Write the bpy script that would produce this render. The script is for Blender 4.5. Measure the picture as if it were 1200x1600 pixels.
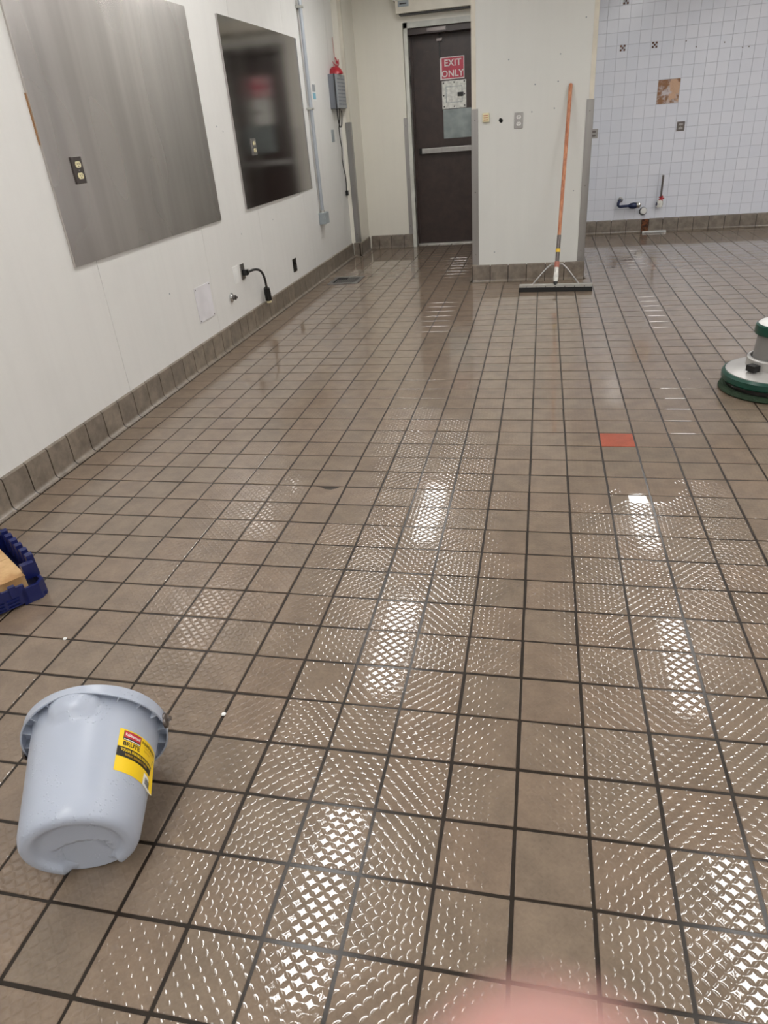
import bpy, bmesh, math, random
from mathutils import Vector, Matrix
random.seed(7)
scene = bpy.context.scene
for o in list(bpy.data.objects):
    bpy.data.objects.remove(o, do_unlink=True)
COL = scene.collection

# ------------------------------------------------------------------ units
U = 0.1535                      # one floor tile module in metres; layout numbers are in tile modules


def W(x, y, z=0.0):
    return Vector((x * U, y * U, z * U))


# ------------------------------------------------------------------ camera
CAM = W(0.0567, -7.2758, 8.6110)
RIGHT = Vector((0.97717659, 0.19948395, -0.07302101))
DOWN = Vector((0.03550813, -0.49229259, -0.86970523))
FWD = Vector((-0.20943993, 0.84726275, -0.48814009))
cd = bpy.data.cameras.new('camera')
cam = bpy.data.objects.new('camera', cd)
COL.objects.link(cam)
m = Matrix((RIGHT, -DOWN, -FWD)).transposed().to_4x4()
m.translation = CAM
cam.matrix_world = m
cd.sensor_fit = 'VERTICAL'
cd.sensor_height = 36.0
cd.sensor_width = 27.0
cd.lens = 1069.8 / 1600 * 36.0
cd.clip_start = 0.005
cd.clip_end = 60
cd.dof.use_dof = True
cd.dof.focus_distance = 2.6
cd.dof.aperture_fstop = cd.lens / 2.8
scene.camera = cam

# ------------------------------------------------------------------ world / exposure
world = bpy.data.worlds.new('room_world')
scene.world = world
world.use_nodes = True
world.node_tree.nodes['Background'].inputs[0].default_value = (0.8, 0.8, 0.8, 1)
world.node_tree.nodes['Background'].inputs[1].default_value = 0.02
vs = scene.view_settings
vs.view_transform = 'Standard'
vs.look = 'None'
vs.exposure = 0.0
vs.gamma = 1.0
vs.use_curve_mapping = False
LAMP = 23.8                     # brightness of the fluorescent lenses
CEIL = 18.0                     # ceiling height in tile modules


# ------------------------------------------------------------------ node helpers
def lin(r, g, b):
    f = lambda c: (c / 255 / 12.92) if c / 255 <= 0.04045 else ((c / 255 + 0.055) / 1.055) ** 2.4
    return (f(r), f(g), f(b), 1.0)


class NT:
    def __init__(s, name):
        s.mat = bpy.data.materials.new(name)
        s.mat.use_nodes = True
        s.t = s.mat.node_tree
        s.b = s.t.nodes['Principled BSDF']

    def n(s, kind, **kw):
        nd = s.t.nodes.new(kind)
        for k, v in kw.items():
            setattr(nd, k, v)
        return nd

    def put(s, sock, v):
        if isinstance(v, bpy.types.NodeSocket):
            s.t.links.new(v, sock)
        elif isinstance(v, (tuple, list)) and sock.type == 'VECTOR':
            sock.default_value = tuple(v)[:3]
        else:
            sock.default_value = v

    def m(s, op, a, b=None, c=None, clamp=False):
        nd = s.n('ShaderNodeMath', operation=op, use_clamp=clamp)
        for i, v in enumerate((a, b, c)):
            if v is not None:
                s.put(nd.inputs[i], v)
        return nd.outputs[0]

    def vm(s, op, a, b=None):
        nd = s.n('ShaderNodeVectorMath', operation=op)
        s.put(nd.inputs[0], a)
        if b is not None:
            s.put(nd.inputs[1], b)
        return nd.outputs[0]

    def noise(s, vec, scale, detail=2.0, rough=0.5, out=0):
        nd = s.n('ShaderNodeTexNoise')
        s.put(nd.inputs['Vector'], vec)
        nd.inputs['Scale'].default_value = scale
        nd.inputs['Detail'].default_value = detail
        nd.inputs['Roughness'].default_value = rough
        return nd.outputs[out]

    def ramp(s, v, lo, hi, a=0.0, b=1.0):
        nd = s.n('ShaderNodeMapRange', interpolation_type='SMOOTHSTEP')
        s.put(nd.inputs[0], v)
        for i, x in enumerate((lo, hi, a, b)):
            nd.inputs[i + 1].default_value = x
        return nd.outputs[0]

    def mix(s, f, a, b, mode='MIX'):
        nd = s.n('ShaderNodeMix', data_type='RGBA', blend_type=mode)
        s.put(nd.inputs[0], f)
        s.put(nd.inputs[6], a)
        s.put(nd.inputs[7], b)
        return nd.outputs[2]

    def pos(s):
        return s.n('ShaderNodeNewGeometry').outputs['Position']

    def obj(s):
        return s.n('ShaderNodeTexCoord').outputs['Object']

    def rnd(s):
        return s.n('ShaderNodeObjectInfo').outputs['Random']

    def mapping(s, vec, scale=(1, 1, 1), rot=(0, 0, 0)):
        nd = s.n('ShaderNodeMapping')
        s.put(nd.inputs[0], vec)
        nd.inputs['Rotation'].default_value = rot
        nd.inputs['Scale'].default_value = scale
        return nd.outputs[0]

    def sep(s, v):
        nd = s.n('ShaderNodeSeparateXYZ')
        s.put(nd.inputs[0], v)
        return nd.outputs

    def bump(s, h, dist=1.0, strength=1.0, normal=None):
        nd = s.n('ShaderNodeBump')
        nd.inputs['Strength'].default_value = strength
        nd.inputs['Distance'].default_value = dist
        s.put(nd.inputs['Height'], h)
        if normal is not None:
            s.put(nd.inputs['Normal'], normal)
        return nd.outputs[0]

    def set(s, **kw):
        for k, v in kw.items():
            s.put(s.b.inputs[k.replace('_', ' ')], v)
        return s.mat


def simple(name, rgb, rough=0.5, metal=0.0, spec=0.5, coat=0.0, var=0.06, vscale=8.0, bump=0.0, bscale=60.0):
    """plain surface with a little procedural tone variation"""
    t = NT(name)
    c = lin(*rgb)
    v = t.noise(t.obj(), vscale, 3.0)
    lo = tuple(x * (1 - var) for x in c[:3]) + (1,)
    hi = tuple(min(1, x * (1 + var)) for x in c[:3]) + (1,)
    t.set(Base_Color=t.mix(t.ramp(v, .3, .7), lo, hi), Roughness=rough, Metallic=metal)
    t.b.inputs['Specular IOR Level'].default_value = spec
    t.b.inputs['Coat Weight'].default_value = coat
    t.b.inputs['Coat Roughness'].default_value = 0.06
    if bump:
        t.set(Normal=t.bump(t.noise(t.obj(), bscale, 3.0), bump))
    return t.mat


M = {}


# ---- wet quarry tile with raised petal relief
def floor_tile_material(name, base_rgb, relief=1.0):
    t = NT(name)
    p = t.vm('SCALE', t.pos())
    p.node.inputs['Scale'].default_value = 1 / U
    x, y, z = t.sep(p)
    # which tile
    cell = t.n('ShaderNodeTexWhiteNoise', noise_dimensions='2D')
    t.put(cell.inputs['Vector'], t.vm('FLOOR', p))
    rnd = cell.outputs['Value']
    rcol = t.sep(cell.outputs['Color'])
    # petal relief: overlapping circles on a diagonal lattice
    s = 0.1414
    k = 1 / (math.sqrt(2) * s)
    a = t.m('MULTIPLY', t.m('ADD', x, y), k)
    b = t.m('MULTIPLY', t.m('SUBTRACT', x, y), k)
    fa = t.m('ABSOLUTE', t.m('SUBTRACT', t.m('FRACT', t.m('ADD', a, .5)), .5))
    fb = t.m('ABSOLUTE', t.m('SUBTRACT', t.m('FRACT', t.m('ADD', b, .5)), .5))
    mx = t.m('MAXIMUM', fa, fb)
    mn = t.m('MINIMUM', fa, fb)
    om = t.m('SUBTRACT', 1.0, mx)
    d2 = t.m('SQRT', t.m('ADD', t.m('MULTIPLY', om, om), t.m('MULTIPLY', mn, mn)))
    tt = t.m('DIVIDE', t.m('SUBTRACT', .645, d2), .145, clamp=True)
    inv = t.m('SUBTRACT', 1.0, tt)
    petal = t.m('SUBTRACT', 1.0, t.m('MULTIPLY', inv, inv))
    # petals stand proud of the water film, which climbs in a meniscus around each of them
    off = t.m('SUBTRACT', 1.0, t.m('DIVIDE', t.m('SUBTRACT', d2, .645), .14, clamp=True))
    men = t.m('MULTIPLY', off, off)
    pmask = t.ramp(d2, .615, .65, 1.0, 0.0)
    # standing water: a pool in front of the pillar and scattered puddles
    warp = t.noise(p, .55, 3.0)
    ex = t.m('DIVIDE', t.m('SUBTRACT', x, 2.6), 3.6)
    ey = t.m('DIVIDE', t.m('SUBTRACT', y, 13.6), 5.2)
    rr = t.m('SQRT', t.m('ADD', t.m('MULTIPLY', ex, ex), t.m('MULTIPLY', ey, ey)))
    pool = t.ramp(t.m('ADD', rr, t.m('MULTIPLY', t.m('SUBTRACT', warp, .5), 1.3)), .85, 1.05, 1.0, 0.0)
    pud = t.ramp(t.noise(p, .23, 2.0), .64, .69)
    far = t.ramp(t.m('ADD', y, t.m('MULTIPLY', t.m('SUBTRACT', warp, .5), 9.0)), 11.0, 22.0)
    flood = t.m('MAXIMUM', pool, t.m('MAXIMUM', pud, t.m('MULTIPLY', far, .9)))
    leftflat = t.ramp(x, -10.5, -6.0, .55, 0.0)
    amp = t.m('MULTIPLY', t.m('SUBTRACT', 1.0, flood), t.m('SUBTRACT', t.m('MULTIPLY_ADD', rnd, .35, .75), leftflat))
    h = t.m('MULTIPLY', t.m('ADD', t.m('MULTIPLY', petal, .0003), t.m('MULTIPLY', men, .00026)), t.m('MULTIPLY', amp, relief))
    wav = t.m('MULTIPLY', t.noise(p, 2.3, 2.0), 0.00008)
    fine = t.m('MULTIPLY', t.noise(p, 26.0, 2.0), t.m('MULTIPLY', t.m('SUBTRACT', 1.0, flood), 0.00005))
    nrm = t.bump(t.m('ADD', h, t.m('ADD', wav, fine)))
    c = lin(*base_rgb)
    mott = t.noise(p, 1.7, 5.0, .65)
    grain = t.noise(p, 22.0, 4.0, .7)
    col = t.mix(t.ramp(mott, .3, .72), tuple(v * .84 for v in c[:3]) + (1,), tuple(v * 1.10 for v in c[:3]) + (1,))
    col = t.mix(.22, col, t.mix(grain, (.0, .0, .0, 1), (1, 1, 1, 1)), 'SOFT_LIGHT')
    hue = t.mix(rcol[1], (1.025, .99, .975, 1), (.985, 1.0, 1.005, 1))
    col = t.mix(1.0, col, hue, 'MULTIPLY')
    tone = t.m('MULTIPLY_ADD', rcol[0], .16, .92)
    col = t.mix(1.0, col, t.mix(tone, (0, 0, 0, 1), (1, 1, 1, 1)), 'MULTIPLY')
    dirt = t.m('SUBTRACT', 1.0, t.m('MULTIPLY', petal, .09 * relief))
    col = t.mix(1.0, col, t.mix(dirt, (0, 0, 0, 1), (1, 1, 1, 1)), 'MULTIPLY')
    t.set(Base_Color=col, Roughness=.55, Normal=nrm, Coat_Normal=nrm, Coat_Weight=t.m('SUBTRACT', 1.0, t.m('MULTIPLY', t.m('MULTIPLY', pmask, amp, clamp=True), .8 * relief)))
    t.b.inputs['Specular IOR Level'].default_value = 0.25
    t.b.inputs['Coat IOR'].default_value = 1.68
    t.put(t.b.inputs['Coat Roughness'], t.m('MULTIPLY_ADD', flood, -.02, .038))
    return t.mat


M['tile'] = floor_tile_material('wet_brown_quarry_tile', (124, 108, 92))
M['redtile'] = floor_tile_material('terracotta_tile', (168, 80, 54), .0)


def grout():
    t = NT('wet_dark_grout')
    v = t.noise(t.pos(), 40, 3)
    t.set(Base_Color=t.mix(v, lin(22, 16, 11), lin(46, 36, 27)), Roughness=.4, Coat_Weight=.4, Normal=t.bump(v, .0005))
    t.b.inputs['Coat Roughness'].default_value = .2
    t.b.inputs['Specular IOR Level'].default_value = .2
    return t.mat


M['grout'] = grout()


def cove():
    t = NT('grey_brown_cove_tile')
    v = t.noise(t.pos(), 14, 5, .65)
    c = t.mix(t.ramp(v, .25, .75), lin(98, 88, 77), lin(138, 126, 112))
    c = t.mix(t.m('MULTIPLY', t.rnd(), .35), c, lin(92, 84, 76))
    t.set(Base_Color=c, Roughness=.32, Coat_Weight=.4, Normal=t.bump(v, .0006))
    t.b.inputs['Coat Roughness'].default_value = .2
    return t.mat


M['cove'] = cove()


def wallpaint(name, rgb, streak=.05, rough=.42):
    t = NT(name)
    p = t.pos()
    st = t.noise(t.mapping(p, (14, 14, .9)), 1.0, 4, .6)
    sp = t.noise(p, 3.0, 4, .6)
    c = lin(*rgb)
    d = tuple(v * (1 - 2 * streak) for v in c[:3]) + (1,)
    col = t.mix(t.ramp(st, .35, .8), c, d)
    col = t.mix(t.m('MULTIPLY', t.ramp(sp, .5, .8), .5), col, tuple(v * .93 for v in c[:3]) + (1,))
    t.set(Base_Color=col, Roughness=rough, Normal=t.bump(t.noise(p, 90, 2), .0004))
    return t.mat


M['wall'] = wallpaint('offwhite_wall_panel', (222, 221, 218), .018)
M['wallc'] = wallpaint('cream_wall_paint', (218, 219, 215), .012)
M['wallb'] = wallpaint('beige_wall_paint', (230, 226, 215), .015)
M['ceil'] = wallpaint('white_ceiling', (236, 236, 232), .02, .8)
M['trim'] = simple('beige_corner_trim', (214, 208, 194), .4)


def ceramic():
    t = NT('glazed_white_wall_tile')
    p = t.pos()
    v = t.rnd()
    col = t.mix(v, lin(224, 228, 239), lin(229, 232, 242))
    t.set(Base_Color=col, Roughness=.16, Normal=t.bump(t.noise(p, 7, 2), .0006))
    return t.mat


M['ceramic'] = ceramic()
M['wgrout'] = simple('grey_wall_grout', (198, 201, 212), .8)


def steel(name, rgb=(150, 146, 143), rough=.24, wave=.0016, dirt=.3, streak=(26, 26, .7)):
    t = NT(name)
    p = t.pos()
    st = t.noise(t.mapping(p, streak), 1.0, 2.5, .5)
    bl = t.noise(t.mapping(p, (1.6, 1.6, .8)), 1.0, 1.0, .4)
    c = lin(*rgb)
    col = t.mix(t.ramp(st, .2, .85), c, tuple(v * (1 - dirt) for v in c[:3]) + (1,))
    t.set(Base_Color=col, Metallic=1.0, Roughness=t.m('MULTIPLY_ADD', bl, .22, rough - .11),
          Normal=t.bump(bl, wave * 6))
    return t.mat


M['panel'] = steel('smeared_stainless_sheet', (206, 201, 198), .27, .0030, .2, (10, 10, .35))
M['panel2'] = steel('dull_stainless_sheet', (188, 184, 183), .13, .0003, .12, (7, 7, .4))
M['guard'] = steel('brushed_steel_guard', (168, 166, 164), .38, .0001, .15)
M['galv'] = steel('galvanised_plate', (150, 158, 158), .42, .0002, .35, (9, 9, 9))
M['chrome'] = simple('chrome', (200, 200, 200), .12, 1.0)
M['alum'] = simple('bare_aluminium', (196, 196, 192), .35, 1.0)
M['conduit'] = simple('grey_metal_conduit', (176, 182, 190), .4, .55)
M['greybox'] = simple('grey_painted_metal', (148, 156, 160), .45)


def doorpaint():
    t = NT('dark_brown_door_paint')
    p = t.pos()
    v = t.noise(p, 9, 6, .7)
    sc = t.ramp(t.noise(t.mapping(p, (4, 4, 30)), 1.0, 5, .7), .66, .72)
    col = t.mix(t.ramp(v, .3, .7), lin(50, 39, 36), lin(64, 49, 45))
    col = t.mix(t.m('MULTIPLY', sc, .35), col, lin(120, 105, 96))
    t.set(Base_Color=col, Roughness=.4, Normal=t.bump(v, .0008))
    return t.mat


M['door'] = doorpaint()


def peeled():
    t = NT('peeling_frame_paint')
    p = t.pos()
    v = t.noise(t.mapping(p, (20, 20, 6)), 1.0, 6, .7)
    col = t.mix(t.ramp(v, .5, .56), lin(196, 196, 190), lin(62, 62, 58))
    t.set(Base_Color=col, Roughness=.5)
    return t.mat


M['peel'] = peeled()
M['frame'] = simple('white_frame_paint', (205, 205, 198), .45, var=.12)
M['black'] = simple('black_rubber', (22, 22, 22), .45)
M['blackgloss'] = simple('black_plastic', (18, 18, 19), .25)
M['ivory'] = simple('ivory_plastic', (226, 216, 176), .35)
M['white'] = simple('white_plastic', (230, 230, 228), .35)
M['sheetwhite'] = simple('white_cover_sheet', (222, 220, 224), .3)
M['darkplate'] = steel('dark_steel_plate', (112, 106, 104), .3, .0001, .1)
M['hole'] = simple('dark_hole', (14, 12, 10), .9)
M['signred'] = simple('faded_red_print', (196, 66, 86), .45, var=.12)
M['signwhite'] = simple('white_print', (236, 226, 226), .5)
M['dirtywhite'] = simple('scuffed_white_metal', (228, 228, 222), .4, var=.16, vscale=30)
M['wood'] = None


def wood():
    t = NT('orange_wood_pole')
    o = t.obj()
    v = t.noise(t.mapping(o, (60, 60, 3)), 1.0, 5, .6)
    t.set(Base_Color=t.mix(t.ramp(v, .3, .7), lin(158, 92, 62), lin(206, 142, 104)), Roughness=.45)
    return t.mat


M['wood'] = wood()
M['rawwood'] = simple('raw_wood_edge', (158, 120, 86), .7)


def card():
    t = NT('brown_cardboard')
    o = t.obj()
    v = t.noise(t.mapping(o, (9, 9, 9)), 1.0, 5, .6)
    t.set(Base_Color=t.mix(t.ramp(v, .3, .7), lin(176, 134, 88), lin(216, 180, 132)), Roughness=.75)
    return t.mat


M['card'] = card()


def bucket_plastic():
    t = NT('translucent_grey_plastic')
    o = t.obj()
    v = t.noise(o, 10, 3)
    drops = t.n('ShaderNodeTexVoronoi')
    t.put(drops.inputs['Vector'], o)
    drops.inputs['Scale'].default_value = 120
    keep = t.ramp(t.noise(o, 13, 2), .52, .6)
    hd = t.m('MULTIPLY', t.ramp(drops.outputs['Distance'], .12, .3, 1.0, 0.0), keep)
    t.set(Base_Color=t.mix(v, lin(168, 176, 191), lin(179, 186, 200)), Roughness=.3, Normal=t.bump(hd, .0007))
    t.b.inputs['Subsurface Weight'].default_value = .25
    t.b.inputs['Subsurface Radius'].default_value = (.02, .02, .022)
    t.b.inputs['Subsurface Scale'].default_value = .5
    return t.mat


M['bucket'] = bucket_plastic()
M['yellow'] = simple('yellow_label', (246, 206, 26), .35, var=.02)
M['labelred'] = simple('red_label_print', (192, 44, 58), .3)
M['labelblack'] = simple('black_label_print', (26, 22, 18), .4)
M['labeldim'] = simple('ochre_label_print', (196, 152, 20), .4)
M['bluecrate'] = simple('blue_plastic', (15, 25, 82), .35)
M['green'] = simple('green_bumper', (12, 66, 54), .3)
M['bristle'] = simple('green_scrub_pad', (42, 62, 42), .9, bump=.01, bscale=200)
M['deck'] = simple('silver_deck', (182, 180, 177), .35, .3)
M['motor'] = simple('grey_motor_housing', (128, 126, 124), .4)
M['redbag'] = simple('red_plastic', (168, 36, 48), .4)
M['boxgrey'] = simple('grey_device_plastic', (112, 116, 124), .45)
M['boxlight'] = simple('light_grey_grille', (152, 156, 160), .5)
M['bluepipe'] = simple('dark_blue_pipe', (34, 44, 78), .3, .3)
M['cyan'] = simple('pale_blue_sticker', (120, 176, 196), .4)
M['yellowtape'] = simple('yellow_tape', (236, 196, 60), .5)
M['pinktape'] = simple('faded_red_clamp', (178, 112, 96), .5)


def plaster():
    t = NT('stained_exposed_plaster')
    p = t.pos()
    v = t.noise(p, 11, 5, .65)
    v2 = t.noise(p, 5, 3, .6)
    col = t.mix(t.ramp(v, .42, .6), lin(150, 112, 84), lin(206, 200, 202))
    col = t.mix(t.ramp(v2, .54, .62), col, lin(206, 172, 146))
    t.set(Base_Color=col, Roughness=.9, Normal=t.bump(v, .01))
    return t.mat


M['plaster'] = plaster()


def rust():
    t = NT('rusty_patch')
    p = t.pos()
    v = t.noise(p, 45, 5, .7)
    t.set(Base_Color=t.mix(t.ramp(v, .35, .65), lin(40, 28, 22), lin(128, 74, 40)), Roughness=.8)
    return t.mat


M['rust'] = rust()


def lens():
    t = NT('lit_fluorescent_lens')
    t.set(Base_Color=(1, 1, 1, 1), Emission_Color=(1.0, .985, .965, 1), Emission_Strength=LAMP)
    return t.mat


M['lens'] = lens()


def skin():
    t = NT('skin')
    o = t.obj()
    v = t.noise(o, 90, 3)
    t.set(Base_Color=t.mix(v, lin(186, 140, 134), lin(202, 156, 148)), Roughness=.5)
    t.b.inputs['Subsurface Weight'].default_value = .3
    t.b.inputs['Subsurface Radius'].default_value = (.012, .005, .003)
    return t.mat


M['skin'] = skin()
M['nail'] = simple('fingernail', (236, 186, 176), .3)


# ------------------------------------------------------------------ mesh helpers
class MB:
    """collects shapes, then builds ONE mesh object (coordinates in metres)"""

    def __init__(s):
        s.v, s.f = [], []

    def add(s, vs_, fs):
        k = len(s.v)
        s.v += [tuple(v) for v in vs_]
        s.f += [tuple(i + k for i in f) for f in fs]
        return s

    def box(s, a, b, bev=0.0):
        a, b = Vector(a), Vector(b)
        lo = Vector([min(a[i], b[i]) for i in range(3)])
        hi = Vector([max(a[i], b[i]) for i in range(3)])
        bm = bmesh.new()
        bmesh.ops.create_cube(bm, size=1.0)
        for v in bm.verts:
            v.co = Vector([lo[i] + (v.co[i] + .5) * (hi[i] - lo[i]) for i in range(3)])
        if bev > 0:
            bmesh.ops.bevel(bm, geom=bm.edges[:], offset=bev, segments=2, affect='EDGES', profile=.5)
        bm.verts.index_update()
        s.add([v.co for v in bm.verts], [[v.index for v in f.verts] for f in bm.faces])
        bm.free()
        return s

    def tube(s, pts, r, n=10, cap=True):
        pts = [Vector(p) for p in pts]
        rs = r if isinstance(r, (list, tuple)) else [r] * len(pts)
        rings, up = [], None
        for i, p in enumerate(pts):
            d = (pts[min(i + 1, len(pts) - 1)] - pts[max(i - 1, 0)]).normalized()
            if up is None:
                up = d.orthogonal().normalized()
            else:
                up = (up - d * up.dot(d)).normalized()
            sd = d.cross(up)
            rings.append([p + rs[i] * (math.cos(2 * math.pi * j / n) * up + math.sin(2 * math.pi * j / n) * sd) for j in range(n)])
        vs_ = [v for ring in rings for v in ring]
        fs = []
        for i in range(len(pts) - 1):
            for j in range(n):
                fs.append((i * n + j, i * n + (j + 1) % n, (i + 1) * n + (j + 1) % n, (i + 1) * n + j))
        if cap:
            fs.append(tuple(range(n - 1, -1, -1)))
            fs.append(tuple((len(pts) - 1) * n + j for j in range(n)))
        return s.add(vs_, fs)

    def lathe(s, prof, c=(0, 0, 0), n=48, ax=None):
        """prof: [(radius, height)] about axis ax through c"""
        c = Vector(c)
        ax = Vector(ax or (0, 0, 1)).normalized()
        e1 = ax.orthogonal().normalized()
        e2 = ax.cross(e1)
        vs_, fs = [], []
        for r, h in prof:
            for j in range(n):
                t = 2 * math.pi * j / n
                vs_.append(c + ax * h + max(r, 1e-5) * (math.cos(t) * e1 + math.sin(t) * e2))
        for i in range(len(prof) - 1):
            for j in range(n):
                fs.append((i * n + j, i * n + (j + 1) % n, (i + 1) * n + (j + 1) % n, (i + 1) * n + j))
        return s.add(vs_, fs)

    def prism(s, poly, h0, h1, fn):
        """extrude polygon [(a,b)] from h0 to h1; fn(a,b,h) -> xyz"""
        n = len(poly)
        vs_ = [fn(a, b, h0) for a, b in poly] + [fn(a, b, h1) for a, b in poly]
        fs = [tuple(range(n - 1, -1, -1)), tuple(range(n, 2 * n))]
        fs += [(i, (i + 1) % n, n + (i + 1) % n, n + i) for i in range(n)]
        return s.add(vs_, fs)

    def mesh(s, name, mat, smooth=False, angle=None):
        me = bpy.data.meshes.new(name)
        me.from_pydata(s.v, [], s.f)
        bm = bmesh.new()
        bm.from_mesh(me)
        bmesh.ops.recalc_face_normals(bm, faces=bm.faces)
        bm.to_mesh(me)
        bm.free()
        me.materials.append(mat)
        if smooth:
            for p in me.polygons:
                p.use_smooth = True
            try:
                me.set_sharp_from_angle(angle=math.radians(angle or 40))
            except Exception:
                pass
        me.update()
        return me

    def build(s, name, mat, parent=None, smooth=False, angle=None):
        return link(name, s.mesh(name, mat, smooth, angle), parent)


def link(name, me, parent=None, loc=None):
    o = bpy.data.objects.new(name, me)
    COL.objects.link(o)
    if parent is not None:
        o.parent = parent
        o.matrix_parent_inverse = parent_inv(parent)
    if loc is not None:
        o.location = loc
    return o


def parent_inv(p):
    mm = Matrix.LocRotScale(p.location, p.rotation_euler, p.scale)
    if p.parent is not None:
        mm = p.parent['_m'] @ mm if False else mm
    return mm.inverted()


def tag(o, label, cat=None, group=None, kind=None):
    o['label'] = label
    if cat:
        o['category'] = cat
    if group:
        o['group'] = group
    if kind:
        o['kind'] = kind
    return o


def thing(name, loc, label, cat, group=None):
    o = bpy.data.objects.new(name, None)
    o.empty_display_size = .05
    COL.objects.link(o)
    o.location = loc
    return tag(o, label, cat, group)


def struct(name, mb, mat, label, cat='wall', smooth=False):
    o = mb.build(name, mat, None, smooth)
    return tag(o, label, cat, None, 'structure')


def text_mesh(body, size, bold=0.0, spacing=1.0):
    """flat lettering: vertices (x,y), faces; centred on the origin"""
    cu = bpy.data.curves.new('lettering', 'FONT')
    cu.body = body
    cu.size = size
    cu.align_x = 'CENTER'
    cu.align_y = 'CENTER'
    cu.offset = bold
    cu.space_character = spacing
    cu.resolution_u = 3
    ob = bpy.data.objects.new('lettering', cu)
    COL.objects.link(ob)
    dg = bpy.context.evaluated_depsgraph_get()
    ev = ob.evaluated_get(dg)
    me = ev.to_mesh()
    vs_ = [(v.co.x, v.co.y) for v in me.vertices]
    fs = [tuple(p.vertices) for p in me.polygons]
    ev.to_mesh_clear()
    bpy.data.objects.remove(ob, do_unlink=True)
    bpy.data.curves.remove(cu)
    return vs_, fs


def B(x0, y0, z0, x1, y1, z1, bev=0.0):
    """box in tile modules, bevel in metres"""
    return MB().box(W(x0, y0, z0), W(x1, y1, z1), bev)


# ------------------------------------------------------------------ room shell
XL, XR = -14.25, 30.0            # left and right wall faces
YB, YT, YR = 51.0, 53.0, -24.0   # door wall, tiled wall, rear wall
PX0, PX1, PY = -3.85, 2.5, 36.1  # pillar faces
H = CEIL

floor = struct('floor', B(XL - 1, YR - 1, -1.0, XR + 1, YT + 2, -.014), M['grout'],
               'wet floor of brown quarry tiles with dark joints', 'floor')
struct('ceiling', B(XL - 1, YR - 1, H, XR + 1, YT + 2, H + .4), M['ceil'], 'white ceiling above the kitchen', 'ceiling')
wl = struct('wall_left', B(XL - 1, YR, 0, XL - .03, 47.6, H), M['wgrout'], 'off-white panelled wall along the left side')
# wall sheets with thin joints
seams = [YR, -18, -10, -2, 6.1, 14.05, 22.15, 29.0, 36.8, 45.8, 47.6]
for a, b in zip(seams[:-1], seams[1:]):
    B(XL - .06, a + .012, .9, XL, b - .012, H, .0012).build('wall_panel', M['wall'], wl)
wj = struct('wall_corner', B(XL - 1, 47.6, 0, -13.62, YB + 1, H), M['wallb'], 'narrow boxed-out beige corner beside the exit door')
wb = struct('wall_back', MB().box(W(-13.7, YB, 0), W(-10.05, YB + 2, H)).box(W(-10.05, YB, 14.95), W(PX0 + .5, YB + 2, H)),
            M['wallb'], 'beige back wall around the brown exit door')
wp = struct('wall_partition', B(PX0, PY, 0, PX1, YT + 1, H), M['wallc'], 'wide cream pillar that the squeegee leans against')
wt = struct('wall_tiled', B(PX1, YT + .03, 0, XR + 1, YT + 1.5, H), M['wgrout'], 'far wall covered in small white ceramic tiles')
struct('wall_right', B(XR, YR, 0, XR + 1, YT + .03, H), M['wall'], 'plain off-white wall on the right side')
struct('wall_rear', B(XL - 1, YR - 1, 0, XR + 1, YR, H), M['wall'], 'plain off-white wall behind the viewer')
# pillar and corner edge trims
struct('trim_1', B(PX0 - .02, PY - .02, .95, PX0 + .22, PY + .3, H, .001), M['trim'], 'beige edge strip on the left edge of the pillar', 'trim')
struct('trim_2', B(PX1 - .22, PY - .02, .95, PX1 + .02, PY + .3, H, .001), M['trim'], 'beige edge strip on the right edge of the pillar', 'trim')
struct('trim_3', B(-13.85, 47.57, .95, -13.6, 47.85, H, .001), M['trim'], 'beige edge strip on the boxed-out corner', 'trim')


# ------------------------------------------------------------------ projected size (to choose which tiles become single parts)
def px(p):
    d = Vector(p) - CAM
    z = d.dot(FWD)
    if z < .05:
        return None
    return (600 + 1069.8 * d.dot(RIGHT) / z, 800 + 1069.8 * d.dot(DOWN) / z)


def shown(corners):
    q = [px(c) for c in corners]
    if any(k is None for k in q):
        return 0
    area = abs(sum(q[i][0] * q[(i + 1) % 4][1] - q[(i + 1) % 4][0] * q[i][1] for i in range(4))) / 2
    cx = sum(k[0] for k in q) / 4
    cy = sum(k[1] for k in q) / 4
    if max(k[0] for k in q) < 0 or min(k[0] for k in q) > 1200 or max(k[1] for k in q) < 0 or min(k[1] for k in q) > 1600:
        return 0
    return area


# ------------------------------------------------------------------ floor tiles
G = .0245       # half joint
tile_me = MB().box((-(.5 - G) * U, -(.5 - G) * U, -.010), ((.5 - G) * U, (.5 - G) * U, 0), .0018).mesh('tile', M['tile'])
red_me = tile_me.copy()
red_me.materials.clear()
red_me.materials.append(M['redtile'])
h_ = (.5 - G)
notch = [(-h_, -h_), (h_, -h_), (h_, h_), (.34, h_), (.26, h_ - .1), (.12, h_ - .17), (-.05, h_ - .15), (-.16, h_ - .07), (-.28, h_ - .03), (-.36, h_), (-h_, h_)]
chip_me = MB().prism(notch, -.010, 0, lambda a, b, h: (a * U, b * U, h)).mesh('tile', M['tile'])
cells = []
for c in range(-15, 30):
    for r in range(-14, 53):
        if c >= -4 + 1 and c < 2 and r >= 36:
            continue
        cells.append((shown([W(c, r), W(c + 1, r), W(c + 1, r + 1), W(c, r + 1)]), c, r))
cells.sort(key=lambda k: -k[0])
special = {(2, 12): red_me, (-6, 8): chip_me}
rest = MB()
count = 0
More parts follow.
